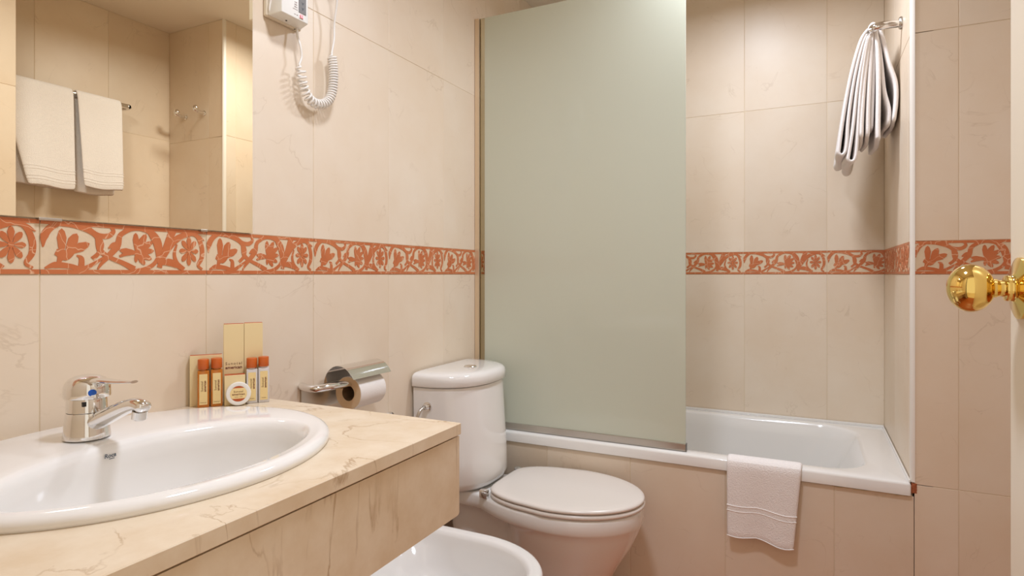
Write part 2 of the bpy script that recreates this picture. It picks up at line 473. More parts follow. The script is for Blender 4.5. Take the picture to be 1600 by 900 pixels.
# back wall faces -Y: u along +X : (1,0,0)x(0,0,1) = (0,-1,0)
wb = wall_slab('wall_back', (XL - .06, Y2 + T8, 0), (XC + .06, Y2 + .06, H))
tile_wall(wb, (0, Y2, 0), (1, 0, 0), XL, XC, [.0635 - .303 * k for k in range(5)], [(.45, ZB), (ZB + BH, 1.772), (1.772, H)], True, .0635 - TW * 4)
# alcove side wall faces -X: u along -Y : (0,-1,0)x z = (-1,0,0)
ws = wall_slab('wall_alcove_side', (XC + T8, Y3 + T8, 0), (XC + .05, Y2 + .06, H))
tile_wall(ws, (XC, 0, 0), (0, -1, 0), -Y2, -(Y3 + .008), [-(Y2 - .30), -(Y2 - .60)], [(.45, ZB), (ZB + BH, 1.772), (1.772, H)], True, -Y2)
# return wall beside the tub + tub panel, faces -Y
wr = wall_slab('wall_return', (XC + .002, Y3 + T8, 0), (XO + .06, Y3 + .06, H))
tile_wall(wr, (0, Y3, 0), (1, 0, 0), XC + .006, XO, [.3625, .3625 + .302], [(0, .517), (.517, ZB), (ZB + BH, 1.767), (1.767, H)], True, XC + .004)
wp = wall_slab('wall_tub_panel', (XL, Y3 + T8, 0), (XC + .002, Y3 + .03, .486))
tile_wall(wp, (0, Y3, 0), (1, 0, 0), XL, XC + .006, [-.841, -.538, -.235, .066], [(0, .484)], False)
# towel wall (opposite the mirror) faces -X
wo = wall_slab('wall_right', (XO + T8, YP - .05, 0), (XO + .06, Y3 + .06, H))
tile_wall(wo, (XO, 0, 0), (0, -1, 0), -Y3, -YP, [-(Y3 - .30), -(Y3 - .60)], ROWS, True, -Y3)
# wall the door opens against
wq = wall_slab('wall_door_side', (XP + T8, YF, 0), (XO + .06, YP - T8, H))
tile_wall(wq, (XP, 0, 0), (0, -1, 0), -YP, -YF, [-(YP - .30), -(YP - .6), -(YP - .9)], ROWS, True, -YP)
tile_wall(wq, (XP, YP, 0), (-1, 0, 0), -(XO - XP), 0, [], ROWS, True, 0)
# entrance wall with the doorway the camera looks through
for nm, a, b in (('wall_front', (XL - .06, YF - .08, 0), (-.50, YF, H)), ('wall_front', (.2536, YF - .08, 0), (XO + .06, YF, H)),
                 ('wall_front', (-.50, YF - .08, 2.05), (.2536, YF, H))):
    wall_slab(nm, a, b, mat='wallpaint')
box('trim_2', (-.54, YF - .09, 0), (-.50, YF + .008, 2.09), M['door'])['kind'] = 'structure'

# floor
fl = box('floor', (-1.6, -1.6, -.06), (1.6, Y2 + .06, -.009), M['grout']); struct(fl)
ft = None
for i in range(7):
    for k in range(8):
        x0 = XL + i * .30; y0 = YF + k * .30 - .3
        x1 = min(x0 + .30, XO); y1 = min(y0 + .30, Y3 + .01)
        if x1 - x0 < .03 or y1 - y0 < .03: continue
        key = (round(x1 - x0, 3), round(y1 - y0, 3))
        if not ft or key not in ft:
            bm = bmesh.new(); add_box(bm, (.0015, .0015, -.009), (x1 - x0 - .0015, y1 - y0 - .0015, 0), .0008, 1)
            me = bpy.data.meshes.new('floor_tile'); bmesh.ops.recalc_face_normals(bm, faces=bm.faces[:]); bm.to_mesh(me); bm.free(); me.materials.append(M['floor'])
            ft = ft or {}; ft[key] = me
        o = bpy.data.objects.new('floor_tile', ft[key]); COL.objects.link(o); o.parent = fl; o.location = (x0, y0, 0)
ce = box('ceiling', (XL - .06, -.05, H), (XO + .06, Y2 + .06, H + .05), M['ceiling']); struct(ce)

# corner trim of the alcove (white quarter round), broken plaster patch
bm = bmesh.new()
prof = [(XC - .003, Y3 + .012)] + [(XC + .008 - .011 * math.cos(a), Y3 + .009 - .011 * math.sin(a)) for a in [k * PI / 2 / 6 for k in range(7)]] + [(XC + .008, Y3 + .012)]
loft(bm, [[Vector((x, y, z)) for x, y in prof] for z in (.523, H)], True, True)
struct(obj('trim_1', bm, M['trim']), 'white rounded tile edge strip running up the corner of the tub alcove')
bm = bmesh.new(); add_box(bm, (XC - .0005, Y3 - .0015, .494), (XC + .011, Y3 + .004, .520))
bmesh.ops.subdivide_edges(bm, edges=bm.edges[:], cuts=4, use_grid_fill=True)
for v in bm.verts: v.co += Vector((random.uniform(-.002, .002), random.uniform(-.001, .0005), random.uniform(-.002, .002)))
o = obj('plaster_patch', bm, M['rust'], wr, smooth=False)
# ragged silicone under the tub rim, right end
bm = bmesh.new()
path = [(x, Y3 - .0015, .4825 + random.uniform(-.0015, .0015)) for x in [.06 + k * .008 for k in range(25)]]
tube(bm, path, [random.uniform(.0012, .0026) for _ in path], 6)
obj('sealant', bm, M['silicone'], wp)

# ceiling lamps (out of view above the frame); the basin one is added fill
for (x, y), lab in ((LAMP, 'round white ceiling downlight in front of the bathtub'), (FILL_LAMP, 'added round white fill downlight, unseen, brightening the wash basin and sink wall')):
    t = root('ceiling_lamp', (x, y, H), lab, 'lamp', 'ceiling downlights')
    bm = bmesh.new(); lathe(bm, [(.0, 0), (.125, 0), (.125, -.004), (.118, -.008), (.108, -.008), (.106, -.001), (0, -.001)], 40)
    obj('housing', bm, M['trim'], t)

# ------------------------------------------------------------------ bathtub
def rrect(x0, x1, y0, y1, r, z, n=10):
    pts = []
    for cx, cy, a0 in ((x1 - r, y1 - r, 0), (x0 + r, y1 - r, PI / 2), (x0 + r, y0 + r, PI), (x1 - r, y0 + r, 1.5 * PI)):
        for k in range(n + 1):
            a = a0 + PI / 2 * k / n
            pts.append(Vector((cx + r * math.cos(a), cy + r * math.sin(a), z)))
    return pts
tub = root('bathtub', ((XL + XC) / 2, (Y3 + Y2) / 2, 0), 'white enamelled bathtub set in the tiled alcove behind the glass screen', 'bathtub')
TL = Vector(tub.location)
def loc(pts): return [p - TL for p in pts]
x0, x1, y0, y1 = XL + .002, XC - .002, Y3 - .011, Y2 - .002
ZT = .522
R = [rrect(x0, x1, y0, y1, .006, .487), rrect(x0, x1, y0, y1, .006, .515), rrect(x0 + .002, x1 - .002, y0 + .002, y1 - .002, .007, .520),
     rrect(x0 + .006, x1 - .006, y0 + .006, y1 - .006, .008, ZT), rrect(x0 + .05, x1 - .085, y0 + .052, y1 - .045, .13, ZT),
     rrect(x0 + .055, x1 - .092, y0 + .058, y1 - .050, .13, .520), rrect(x0 + .060, x1 - .100, y0 + .064, y1 - .055, .13, .513),
     rrect(x0 + .066, x1 - .125, y0 + .072, y1 - .063, .13, .47), rrect(x0 + .085, x1 - .21, y0 + .085, y1 - .078, .13, .30),
     rrect(x0 + .10, x1 - .27, y0 + .10, y1 - .095, .12, .17), rrect(x0 + .13, x1 - .31, y0 + .13, y1 - .125, .10, .13), rrect(x0 + .18, x1 - .36, y0 + .18, y1 - .175, .08, .122)]
bm = bmesh.new(); loft(bm, [loc(r) for r in R], False, True)
obj('tub_shell', bm, M['enamel'], tub, angle=60)
bm = bmesh.new(); lathe(bm, [(0, .004), (.028, .004), (.032, .001), (.032, 0)], 28, Matrix.Translation(Vector((XL + .28, (Y3 + Y2) / 2, .123)) - TL))
obj('drain', bm, M['chrome'], tub)
# back lip
box('rim_lip', Vector((x0, y1 - .006, ZT - .002)) - TL, Vector((x1, y1, ZT + .008)) - TL, M['enamel'], tub, .002)
box('rim_lip', Vector((x1 - .005, y0 + .012, ZT - .002)) - TL, Vector((x1, y1 - .006, ZT + .006)) - TL, M['enamel'], tub, .002)

# ------------------------------------------------------------------ glass screen
gs = root('shower_screen', (-.74, 2.006, ZT), 'tall frosted greenish glass shower screen standing on the tub rim', 'shower screen')
GL = Vector(gs.location); YG = 2.006; XG0, XG1, ZG0, ZG1 = -1.1056, -.3595, .545, 2.074
def gbox(nm, a, b, m, bev=0): return box(nm, Vector(a) - GL, Vector(b) - GL, M[m], gs, bev)
gbox('glass_pane', (XG0, YG - .003, ZG0), (XG1, YG + .003, ZG1), 'frost', .0006)
gbox('clear_edge', (-1.1275, YG - .003, ZG0), (XG0 - .0002, YG + .003, ZG1), 'edgeglass')
gbox('wall_channel', (XL + .001, YG - .010, ZT + .001), (-1.1275, YG + .010, ZG1), 'channel', .001)
gbox('bottom_rail', (-1.127, YG - .009, ZT + .002), (XG1, YG + .009, .548), 'satin', .0015)
gbox('rail_end_cap', (XG1, YG - .0095, ZT + .002), (XG1 + .003, YG + .0095, .5485), 'socket', .001)

# ------------------------------------------------------------------ vanity
va = root('vanity_counter', (XL + .29, .55, .66), 'cream marble vanity counter with a deep front apron below the mirror', 'counter')
VL = Vector(va.location)
BC = (-.885, .56); BA, BB = .272, .237     # hole half sizes (y, x)
CX0, CX1, CY0, CY1 = XL + .0005, -.5695, YF + .002, .9423
ang = [2 * PI * k / 96 for k in range(96)]
for cx, cy in ((CX0, CY0), (CX1, CY0), (CX0, CY1), (CX1, CY1)): ang.append(math.atan2(cy - BC[1], cx - BC[0]) % (2 * PI))
ang = sorted(set(round(a, 6) for a in ang))
def rect_pt(a):
    c, s = math.cos(a), math.sin(a); t = 1e9
    if c > 1e-9: t = min(t, (CX1 - BC[0]) / c)
    if c < -1e-9: t = min(t, (CX0 - BC[0]) / c)
    if s > 1e-9: t = min(t, (CY1 - BC[1]) / s)
    if s < -1e-9: t = min(t, (CY0 - BC[1]) / s)
    return (BC[0] + t * c, BC[1] + t * s)
def ell_pt(a):
    c, s = math.cos(a), math.sin(a); t = 1 / math.sqrt((c / BB) ** 2 + (s / BA) ** 2)
    return (BC[0] + t * c, BC[1] + t * s)
zt, zb = .8285, .8075
def rng(f, z, k=1.0): return [Vector((f(a)[0], f(a)[1], z)) - VL for a in ang]
def rin(d, z):
    out = []
    for a in ang:
        x, y = rect_pt(a)
        x = min(max(x, CX0 + 0), CX1 - d); y = min(y, CY1 - d)
        out.append(Vector((x, y, z)) - VL)
    return out
bm = bmesh.new()
vr = loft(bm, [rng(ell_pt, zt), rin(.0012, zt), rin(0, zt - .0012), rin(0, zb + .001), rin(.001, zb), rng(ell_pt, zb), rng(ell_pt, zt)], False, False)
bmesh.ops.remove_doubles(bm, verts=bm.verts[:], dist=1e-6)
obj('countertop', bm, M['counter'], va, angle=25)
bm = bmesh.new(); add_box(bm, Vector((-.592, CY0, .661)) - VL, Vector((-.5725, CY1 - .001, .8045)) - VL)
es = [e for e in bm.edges if abs(e.verts[0].co.x - e.verts[1].co.x) > .01 and e.verts[0].co.y > .3 and e.verts[0].co.z < .05]
bmesh.ops.bevel(bm, geom=es, offset=.006, segments=4, profile=.5, affect='EDGES')
obj('apron_panel', bm, M['counter'], va, angle=30)
box('support_rail', Vector((-.62, CY0, .80)) - VL, Vector((-.593, CY1 - .02, .807)) - VL, M['black'], va)

# ------------------------------------------------------------------ wash basin
ba = root('wash_basin', (BC[0], BC[1], zt), 'white oval drop-in wash basin set in the marble counter', 'basin')
BL = Vector(ba.location)
def er(cx, cy, bx, ay, z, n=96): return [Vector((cx + bx * math.cos(2 * PI * k / n), cy + ay * math.sin(2 * PI * k / n), z)) - BL for k in range(n)]
DZ = .0165
def lerp(a, b, t): return a + (b - a) * t
O = (BC[0], BC[1], .245, .280); I = (-.812, .553, .138, .218)
def mixr(t, z, o=O, i=I): return er(lerp(o[0], i[0], t), lerp(o[1], i[1], t), lerp(o[2], i[2], t), lerp(o[3], i[3], t), z)
rings = [er(O[0], O[1], .243, .278, zt - .0005), er(O[0], O[1], .2455, .2805, zt + .004), er(O[0], O[1], .2452, .2802, zt + .009),
         er(O[0], O[1], .242, .277, zt + .0135), er(O[0], O[1], .236, .271, zt + .0165), er(O[0], O[1], .229, .264, zt + .0175),
         mixr(.55, zt + .0165), mixr(.85, zt + .0155), mixr(.95, zt + .0145), mixr(1.0, zt + .0125),
         er(I[0], I[1], .134, .213, zt + .008), er(I[0], I[1], .130, .208, zt - .002)]
for q in range(1, 11):
    f = q / 10; sh = math.cos(f * PI / 2 * .93) ** .55
    rings.append(er(lerp(I[0], -.835, f), lerp(I[1], .56, f), max(.130 * sh, .02), max(.208 * sh, .02), zt - .002 - .125 * math.sin(f * PI / 2) ** 1.0))
bm = bmesh.new(); loft(bm, rings, False, True)
obj('basin_bowl', bm, M['ceramic'], ba, angle=60)
bm = bmesh.new(); lathe(bm, [(0, .003), (.018, .003), (.021, 0)], 24, Matrix.Translation(Vector((-.835, .56, zt - .1265)) - BL))
obj('drain', bm, M['chrome'], ba)

# ------------------------------------------------------------------ basin tap
FX, FY, FZ = -1.010, .547, zt + .0168
tp = root('basin_tap', (FX, FY, FZ), 'chrome single lever mixer tap standing at the back of the wash basin', 'tap')
bm = bmesh.new(); lathe(bm, [(0, 0), (.0300, 0), (.0318, .0015), (.0318, .004), (.0308, .010), (.0290, .030), (.0280, .0400), (.0272, .0412), (0, .0412)], 40)
obj('tap_body', bm, M['chrome'], tp)
bm = bmesh.new(); lathe(bm, [(0, .0415), (.0265, .0415), (.0275, .0425), (.0268, .060), (.026, .0625), (0, .0625)], 40)
obj('collar', bm, M['chrome'], tp)
# spout
bm = bmesh.new()
sp = catmull([(.004, .002, .020), (.030, .003, .030), (.060, .005, .043), (.088, .007, .0545), (.108, .008, .0600), (.122, .009, .0590), (.131, .0095, .054)], 5)
rad = [lerp(.0175, .0120, min(1, i / (len(sp) * .75))) for i in range(len(sp))]
rad[-1] = .006; rad[-2] = .0095; rad[-3] = .0112
tube(bm, sp, rad, 20, flat=.80)
sp_o = obj('spout', bm, M['chrome'], tp)
bm = bmesh.new(); lathe(bm, [(0, -.011), (.0088, -.011), (.0102, -.0095), (.0105, .002), (0, .002)], 28, Matrix.Translation((.119, .0085, .0495)) @ Matrix.Rotation(.18, 4, 'Y'))
obj('aerator', bm, M['chrome'], sp_o)
# lever cap + lever
bm = bmesh.new()
cap = [(.0268, .0630), (.0306, .0640), (.0312, .0665), (.0306, .0800), (.0290, .0860), (.0245, .0918), (.0165, .0962), (.008, .0980), (.00002, .0984)]
rings = []
for r, z in cap:
    ring = []
    for k in range(40):
        a = 2 * PI * k / 40; rr = r * (1 + .10 * max(0, math.cos(a)) ** 2)
        ring.append(Vector((rr * math.cos(a), rr * math.sin(a), z - .0 * rr)))
    rings.append(ring)
loft(bm, rings, True, True)
cp = obj('lever_cap', bm, M['chrome'], tp)
bm = bmesh.new()
lv = catmull([(.006, .000, .0875), (.030, .003, .0905), (.060, .007, .0905), (.085, .010, .0915), (.100, .012, .0925)], 5)
n = len(lv)
tube(bm, lv, [lerp(.0150, .0062, min(1, (i / n) * 1.3)) for i in range(n)], 16, flat=.34, up=(0, 0, 1))
obj('lever', bm, M['chrome'], cp)
bm = bmesh.new(); lathe(bm, [(0, 0), (.0055, 0), (.0060, .0008), (.0052, .002), (0, .0025)], 20, axis_mat((.0305, -.009, .0735), (1, -.3, -.05)))
obj('temperature_dot', bm, M['bluedot'], cp)
for dx, dy in ((.021, -.0168),):
    box('slot', (dx - .002, dy - .0015, .053), (dx + .003, dy + .003, .0600), M['black'], tp)

# maker's lettering on the basin wall below the tap
def basis(loc, xa, ya):
    xa = Vector(xa).normalized(); ya = Vector(ya); ya = (ya - xa * ya.dot(xa)).normalized(); za = xa.cross(ya)
    return Matrix(((xa.x, ya.x, za.x, loc[0]), (xa.y, ya.y, za.y, loc[1]), (xa.z, ya.z, za.z, loc[2]), (0, 0, 0, 1)))
lm = basis(Vector((-.9405, .5415, .8275)) - BL, (-.06, 1, 0), (-.22, 0, .97))
text_mesh('maker_lettering', 'Roca', .0088, M['blueink'], ba, lm, bold=.00012, shear=.25)
text_mesh('lettering_underline', '_', .0150, M['blueink'], ba, lm @ Matrix.Translation((.002, .0012, 0)), bold=.0001)
# ------------------------------------------------------------------ mirror
mi = root('wall_mirror', (XL, .53, 1.19), 'large frameless rectangular mirror on the wall above the wash basin', 'mirror')
ML = Vector(mi.location)
box('mirror_glass', Vector((XL + .0022, .16, 1.193)) - ML, Vector((XL + .0062, .9685, 2.10)) - ML, M['mirror'], mi)
box('backing', Vector((XL + .0007, .165, 1.1935)) - ML, Vector((XL + .0021, .9655, 2.098)) - ML, M['core'], mi)
for yy, L_ in ((.56, .035), (.845, .016)):
    box('clip', Vector((XL + .0012, yy - L_ / 2, 1.189)) - ML, Vector((XL + .0085, yy + L_ / 2, 1.194)) - ML, M['satin'], mi, .001)

# ------------------------------------------------------------------ toilet
def egg(xb, xf, xc, af, ab, hwb, hwc, z, yc, n=40, sm=.008):
    xs = [xb + (xf - xb) * (1 - math.cos(PI * k / n)) / 2 for k in range(n + 1)]
    def hw(x):
        a = af if x > xc else ab; q = (x - xc) / a
        b = hwb * math.sqrt(max(0, 1 - q * q)) if abs(q) < 1 else 0
        if x < xc and hwc:
            t = min(1, max(0, (xc - x) / max(1e-6, xc - xb))); c = hwc * (1 - max(0, (t - .9) / .1) ** 3 * .4) if x > xb else hwc * .6
            m = max(b, c) + sm * math.exp(-abs(b - c) / sm) * .5
            return m
        return b
    up = [Vector((x, yc + hw(x), z)) for x in xs]
    dn = [Vector((x, yc - hw(x), z)) for x in xs[::-1]]
    return up[:-1] + [Vector((xs[-1], yc, z))] + dn[1:]
TY = 1.777
to = root('toilet', (-.80, TY, 0), 'white close-coupled toilet with ivory lid closed, between counter and tub', 'toilet')
OL = Vector(to.location)
def q(pts): return [p - OL for p in pts]
rings = [egg(-1.09, -.545, -.68, .135, .20, .112, .085, 0, TY), egg(-1.09, -.55, -.68, .13, .20, .110, .083, .02, TY),
         egg(-1.08, -.572, -.69, .118, .18, .098, .072, .08, TY), egg(-1.08, -.555, -.69, .135, .18, .105, .066, .15, TY),
         egg(-1.08, -.515, -.68, .165, .19, .125, .060, .22, TY), egg(-1.09, -.478, -.68, .202, .20, .148, .058, .28, TY),
         egg(-1.09, -.458, -.68, .222, .20, .166, .052, .325, TY), egg(-1.095, -.452, -.68, .228, .22, .171, .054, .343, TY),
         egg(-1.12, -.448, -.68, .232, .305, .178, .097, .350, TY), egg(-1.124, -.446, -.68, .234, .318, .182, .104, .357, TY), egg(-1.125, -.445, -.68, .235, .32, .183, .106, .372, TY),
         egg(-1.125, -.445, -.68, .235, .32, .183, .106, .390, TY), egg(-1.123, -.448, -.68, .232, .318, .180, .103, .3965, TY),
         egg(-1.118, -.454, -.68, .226, .312, .174, .098, .399, TY)]
bm = bmesh.new(); loft(bm, [q(r) for r in rings], True, True)
obj('toilet_bowl', bm, M['ceramic'], to, angle=50)
def lidring(z, d=0, xb=-.912, xf=-.440):
    pts = []
    n = 64
    for k in range(n):
        a = 2 * PI * k / n; c, s = math.cos(a), math.sin(a)
        if c >= 0: x = -.69 + (.25 - d) * c; y = (.188 - d) * s
        else:
            e = 2 / 5.5
            x = -.69 - (.222 - d) * abs(c) ** e; y = math.copysign((.188 - d) * abs(s) ** e, s) * (1 - .27 * min(1, (-.69 - x) / .222) ** 1.6)
        pts.append(Vector((x, TY + y, z)))
    return q(pts)
bm = bmesh.new(); loft(bm, [lidring(.4005, .006), lidring(.402, .002), lidring(.407, 0), lidring(.412, .002), lidring(.4135, .006)], True, True)
obj('toilet_seat', bm, M['seat'], to, angle=60)
bm = bmesh.new(); loft(bm, [lidring(.4160, .008), lidring(.4175, .003), lidring(.422, .001), lidring(.4265, .004), lidring(.429, .012), lidring(.4305, .035), lidring(.4312, .09)], True, True)
obj('toilet_lid', bm, M['seat'], to, angle=60)
for sy in (-1, 1):
    bm = bmesh.new(); add_box(bm, Vector((-.928, TY + sy * .125 - .009, .398)) - OL, Vector((-.900, TY + sy * .125 + .009, .4245)) - OL, .004, 2)
    obj('hinge', bm, M['chrome'], to)
# side groove
bm = bmesh.new(); tube(bm, [Vector((-.76, TY - .128, .318)) - OL, Vector((-.70, TY - .147, .312)) - OL, Vector((-.64, TY - .147, .306)) - OL], [.004, .009, .007], 10)
# tank
def dring(z, hw, xf, n=30, ex=2.5, xb=-1.137, d=0):
    pts = []
    for k in range(n + 1):
        y = -hw + 2 * hw * k / n
        yy = math.copysign(hw * (1 - max(0.0, 1 - abs(y) / hw) ** 1.8), y) if abs(y) > 0 else 0
        x = xb + (xf - xb) * (1 - min(1, abs(yy) / hw) ** ex) ** (1 / ex)
        pts.append(Vector((x, TY + yy, z)))
    pts.append(Vector((xb, TY + hw, z)) + Vector((-.0, -.0, 0)))
    pts[-1].x = xb - 0.0005
    return q(pts)
rings = [dring(.3995, .150, -.965), dring(.405, .163, -.945), dring(.415, .174, -.933), dring(.432, .181, -.925), dring(.50, .184, -.928), dring(.62, .187, -.938), dring(.736, .190, -.947), dring(.738, .187, -.951)]
bm = bmesh.new(); loft(bm, rings, True, True)
obj('cistern', bm, M['ceramic'], to, angle=50)
rings = [dring(.7405, .188, -.950), dring(.7408, .1955, -.941), dring(.743, .1975, -.938), dring(.765, .1975, -.938), dring(.774, .195, -.941), dring(.780, .188, -.949), dring(.7835, .176, -.962), dring(.7855, .14, -.995), dring(.786, .09, -1.04)]
bm = bmesh.new(); loft(bm, rings, True, True)
obj('cistern_lid', bm, M['ceramic'], to, angle=60)
bm = bmesh.new(); lathe(bm, [(0, .006), (.019, .0058), (.0215, .003), (.0215, -.002), (0, -.002)], 28, Matrix.Translation(Vector((-1.025, 1.757, .7855)) - OL))
fb = obj('flush_button', bm, M['chrome'], to)
# inlet fitting and braided hose at the side of the cistern
bm = bmesh.new(); lathe(bm, [(0, 0), (.013, 0), (.0145, .002), (.0145, .006), (.009, .007), (.009, .016), (.0075, .017), (.0075, .024), (0, .024)], 20, axis_mat(Vector((-1.085, TY - .1825, .680)) - OL, (0, -1, 0)))
obj('inlet_nut', bm, M['chrome'], to)
wv = root('water_valve', (XL, 1.475, .655), 'small chrome stop valve with braided hose on wall beside the cistern', 'valve')
WL = Vector(wv.location)
bm = bmesh.new(); lathe(bm, [(0, 0), (.026, 0), (.024, .005), (.011, .008), (.011, .035), (.014, .036), (.014, .045), (0, .047)], 24, axis_mat((0.0005, 0, 0), (1, 0, 0)))
obj('valve_body', bm, M['chrome'], wv)
bm = bmesh.new()
tube(bm, catmull([Vector((-1.085, TY - .207, .680)) - WL, Vector((-1.087, TY - .225, .672)) - WL, Vector((-1.095, 1.535, .64)) - WL, Vector((-1.105, 1.50, .628)) - WL, Vector((-1.115, 1.475, .643)) - WL], 6), .0055, 10)
obj('hose', bm, M['satin'], wv)

# ------------------------------------------------------------------ bidet
BY = 1.262
bi = root('bidet', (-.83, BY, 0), 'white open bidet beneath the counter apron, in front of the toilet', 'bidet')
IL = Vector(bi.location)
def bd(z, d=0, hw=.182, xf=-.557, xb=-1.125, ex=4):
    pts = []; n = 72; xc = -.79
    for k in range(n):
        a = 2 * PI * k / n; c, s = math.cos(a), math.sin(a)
        if c >= 0: x = xc + (xf - d - xc) * c; y = (hw - d) * s
        else:
            e = 2 / ex; x = xc - (xc - xb - d) * abs(c) ** e; y = math.copysign((hw - d) * abs(s) ** e, s)
        pts.append(Vector((x, BY + y, z)) - IL)
    return pts
rings = [bd(0, 0, .115, -.66, -1.08), bd(.03, 0, .112, -.665, -1.08), bd(.10, 0, .105, -.68, -1.08), bd(.18, 0, .12, -.66, -1.09), bd(.26, 0, .150, -.61, -1.11),
         bd(.33, 0, .173, -.572, -1.125), bd(.37, 0), bd(.383, .001), bd(.389, .005), bd(.391, .011), bd(.390, .028), bd(.386, .036), bd(.378, .041),
         bd(.35, .046, xb=-1.06, ex=3), bd(.31, .056, xb=-1.04, ex=2.6), bd(.27, .075, xb=-1.01, ex=2.3), bd(.245, .10, xb=-.98, ex=2), bd(.238, .13, xb=-.94, ex=2)]
bm = bmesh.new(); loft(bm, rings, True, True)
obj('bidet_bowl', bm, M['ceramic'], bi, angle=60)
bm = bmesh.new(); lathe(bm, [(0, .003), (.02, .003), (.022, 0)], 24, Matrix.Translation(Vector((-.80, BY, .238)) - IL))
obj('drain', bm, M['chrome'], bi)

# ------------------------------------------------------------------ toilet paper holder and roll
ph = root('paper_holder', (XL, 1.20, .81), 'chrome toilet paper holder with curved cover flap on wall beside the counter', 'paper holder')
PL = Vector(ph.location)
RX, RZ = -1.088, .800
box('back_plate', Vector((XL + .0006, 1.118, .752)) - PL, Vector((XL + .004, 1.335, .812)) - PL, M['satin'], ph, .001)
bm = bmesh.new()
arm = catmull([(XL + .004, 1.120, .818), (XL + .030, 1.108, .818), (RX + .002, 1.112, .818), (RX + .014, 1.145, .818), (RX + .014, 1.180, .817), (RX + .010, 1.215, .812), (RX, 1.240, .806), (RX, 1.300, .803), (RX, 1.348, .802)], 5)
tube(bm, [Vector(p) - PL for p in arm], [.011] * 22 + [lerp(.011, .0065, k / 8) for k in range(9)] + [.0065] * (len(arm) - 31), 14, flat=.85)
obj('arm', bm, M['chrome'], ph)
# cover flap: curved sheet
bm = bmesh.new()
prof = []
for k in range(15):
    a = math.radians(188 - k * 152 / 14)
    prof.append((-1.093 + .052 * math.cos(a), .806 + .056 * math.sin(a)))
a_ = math.radians(36); tx, tz = math.sin(a_), -math.cos(a_)
prof.append((prof[-1][0] + .012 * tx, prof[-1][1] + .012 * tz))
th_ = .0012
outer = [Vector((x, 0, z)) for x, z in prof]
inner = []
for i, p in enumerate(outer):
    t = (outer[min(i + 1, len(outer) - 1)] - outer[max(i - 1, 0)]).normalized(); nn = Vector((-t.z, 0, t.x))
    inner.append(p - nn * th_)
loop = outer + inner[::-1]
loft(bm, [[Vector((p.x, y, p.z)) - PL for p in loop] for y in (1.198, 1.352)], True, True)
obj('cover_flap', bm, M['chrome'], ph, angle=35)
rl = root('toilet_paper_roll', (RX, 1.28, RZ - .004), 'white toilet paper roll hanging on the chrome holder', 'toilet paper')
bm = bmesh.new(); n = 48; R0, RI = .0435, .0205
Y0_, Y1_ = -.052, .052
def cr(r, y): return [Vector((r * math.cos(2 * PI * k / n), y, r * math.sin(2 * PI * k / n) - .010)) for k in range(n)]
loft(bm, [cr(R0 - .001, Y0_), cr(R0, Y0_ + .001), cr(R0, Y1_ - .001), cr(R0 - .001, Y1_)])
obj('paper', bm, M['paper'], rl)
for yy_ in (Y0_, Y1_):
    bm = bmesh.new(); loft(bm, [cr(R0 - .001, yy_), cr(RI, yy_)])
    obj('paper_edge', bm, M['paperside'], rl, smooth=False)
bm = bmesh.new(); loft(bm, [cr(RI, Y0_ + .0005), cr(RI, Y1_ - .0005)]); 
obj('cardboard_core', bm, M['core'], rl)

# ------------------------------------------------------------------ towel on the tub rim
def sheet(name, rows, mat, parent, thick=.006, sub=1):
    """rows: list of rows of points"""
    bm = bmesh.new(); vs = [[bm.verts.new(p) for p in r] for r in rows]
    for a, b in zip(vs[:-1], vs[1:]):
        for i in range(len(a) - 1): bm.faces.new((a[i], a[i + 1], b[i + 1], b[i]))
    o = obj(name, bm, mat, parent, fix=False)
    s = o.modifiers.new('thickness', 'SOLIDIFY'); s.thickness = thick; s.offset = 0
    if sub:
        u = o.modifiers.new('smooth', 'SUBSURF'); u.levels = sub; u.render_levels = sub
    return o
hm = root('hand_towel', (-.125, Y3 - .01, ZT), 'small white terry towel hung over the front rim of the bathtub', 'towel')
HL = Vector(hm.location)
yf = y0 - .0075
path = [(y0 + .062, .500), (y0 + .052, .515), (y0 + .040, .5275), (y0 + .022, .5305), (y0 + .006, .5290), (yf + .0005, .5210), (yf - .001, .5050)] + [(yf - .001, .505 - .0225 * k) for k in range(1, 10)] + [(yf - .001, .290)]
cols = 17; rows = []
for i, (yy, zz) in enumerate(path):
    f = max(0, (.53 - zz) / .24); row = []
    for c in range(cols):
        s = c / (cols - 1)
        xl = lerp(-.229, -.2265, f); xr = lerp(-.018, -.040, f)
        x = lerp(xl, xr, s)
        z = zz + f * .006 - f * (.010 * math.sin(PI * min(1, max(0, s - .45) / .75)) + .004 * math.sin(s * 9)) * (1 if zz < .49 else 0)
        y = yy - f * .006 * (math.sin(s * 8 + 1) * .5 + .5) - f * .004 - (.0012 if (i in (13, 15)) else 0)
        row.append(Vector((x, y, z)) - HL)
    rows.append(row)
sheet('towel_cloth', rows, M['towel'], hm, .0085)
for k in (11.3, 12.0, 15.85):
    i = min(int(k), len(rows) - 2); f = k - i
    bm = bmesh.new(); tube(bm, [rows[i][c].lerp(rows[i + 1][c], f) + Vector((0, -.0044, 0)) for c in range(cols)], .0016, 6)
    obj('woven_stripe' if k < 15 else 'hem', bm, M['towel'], hm)

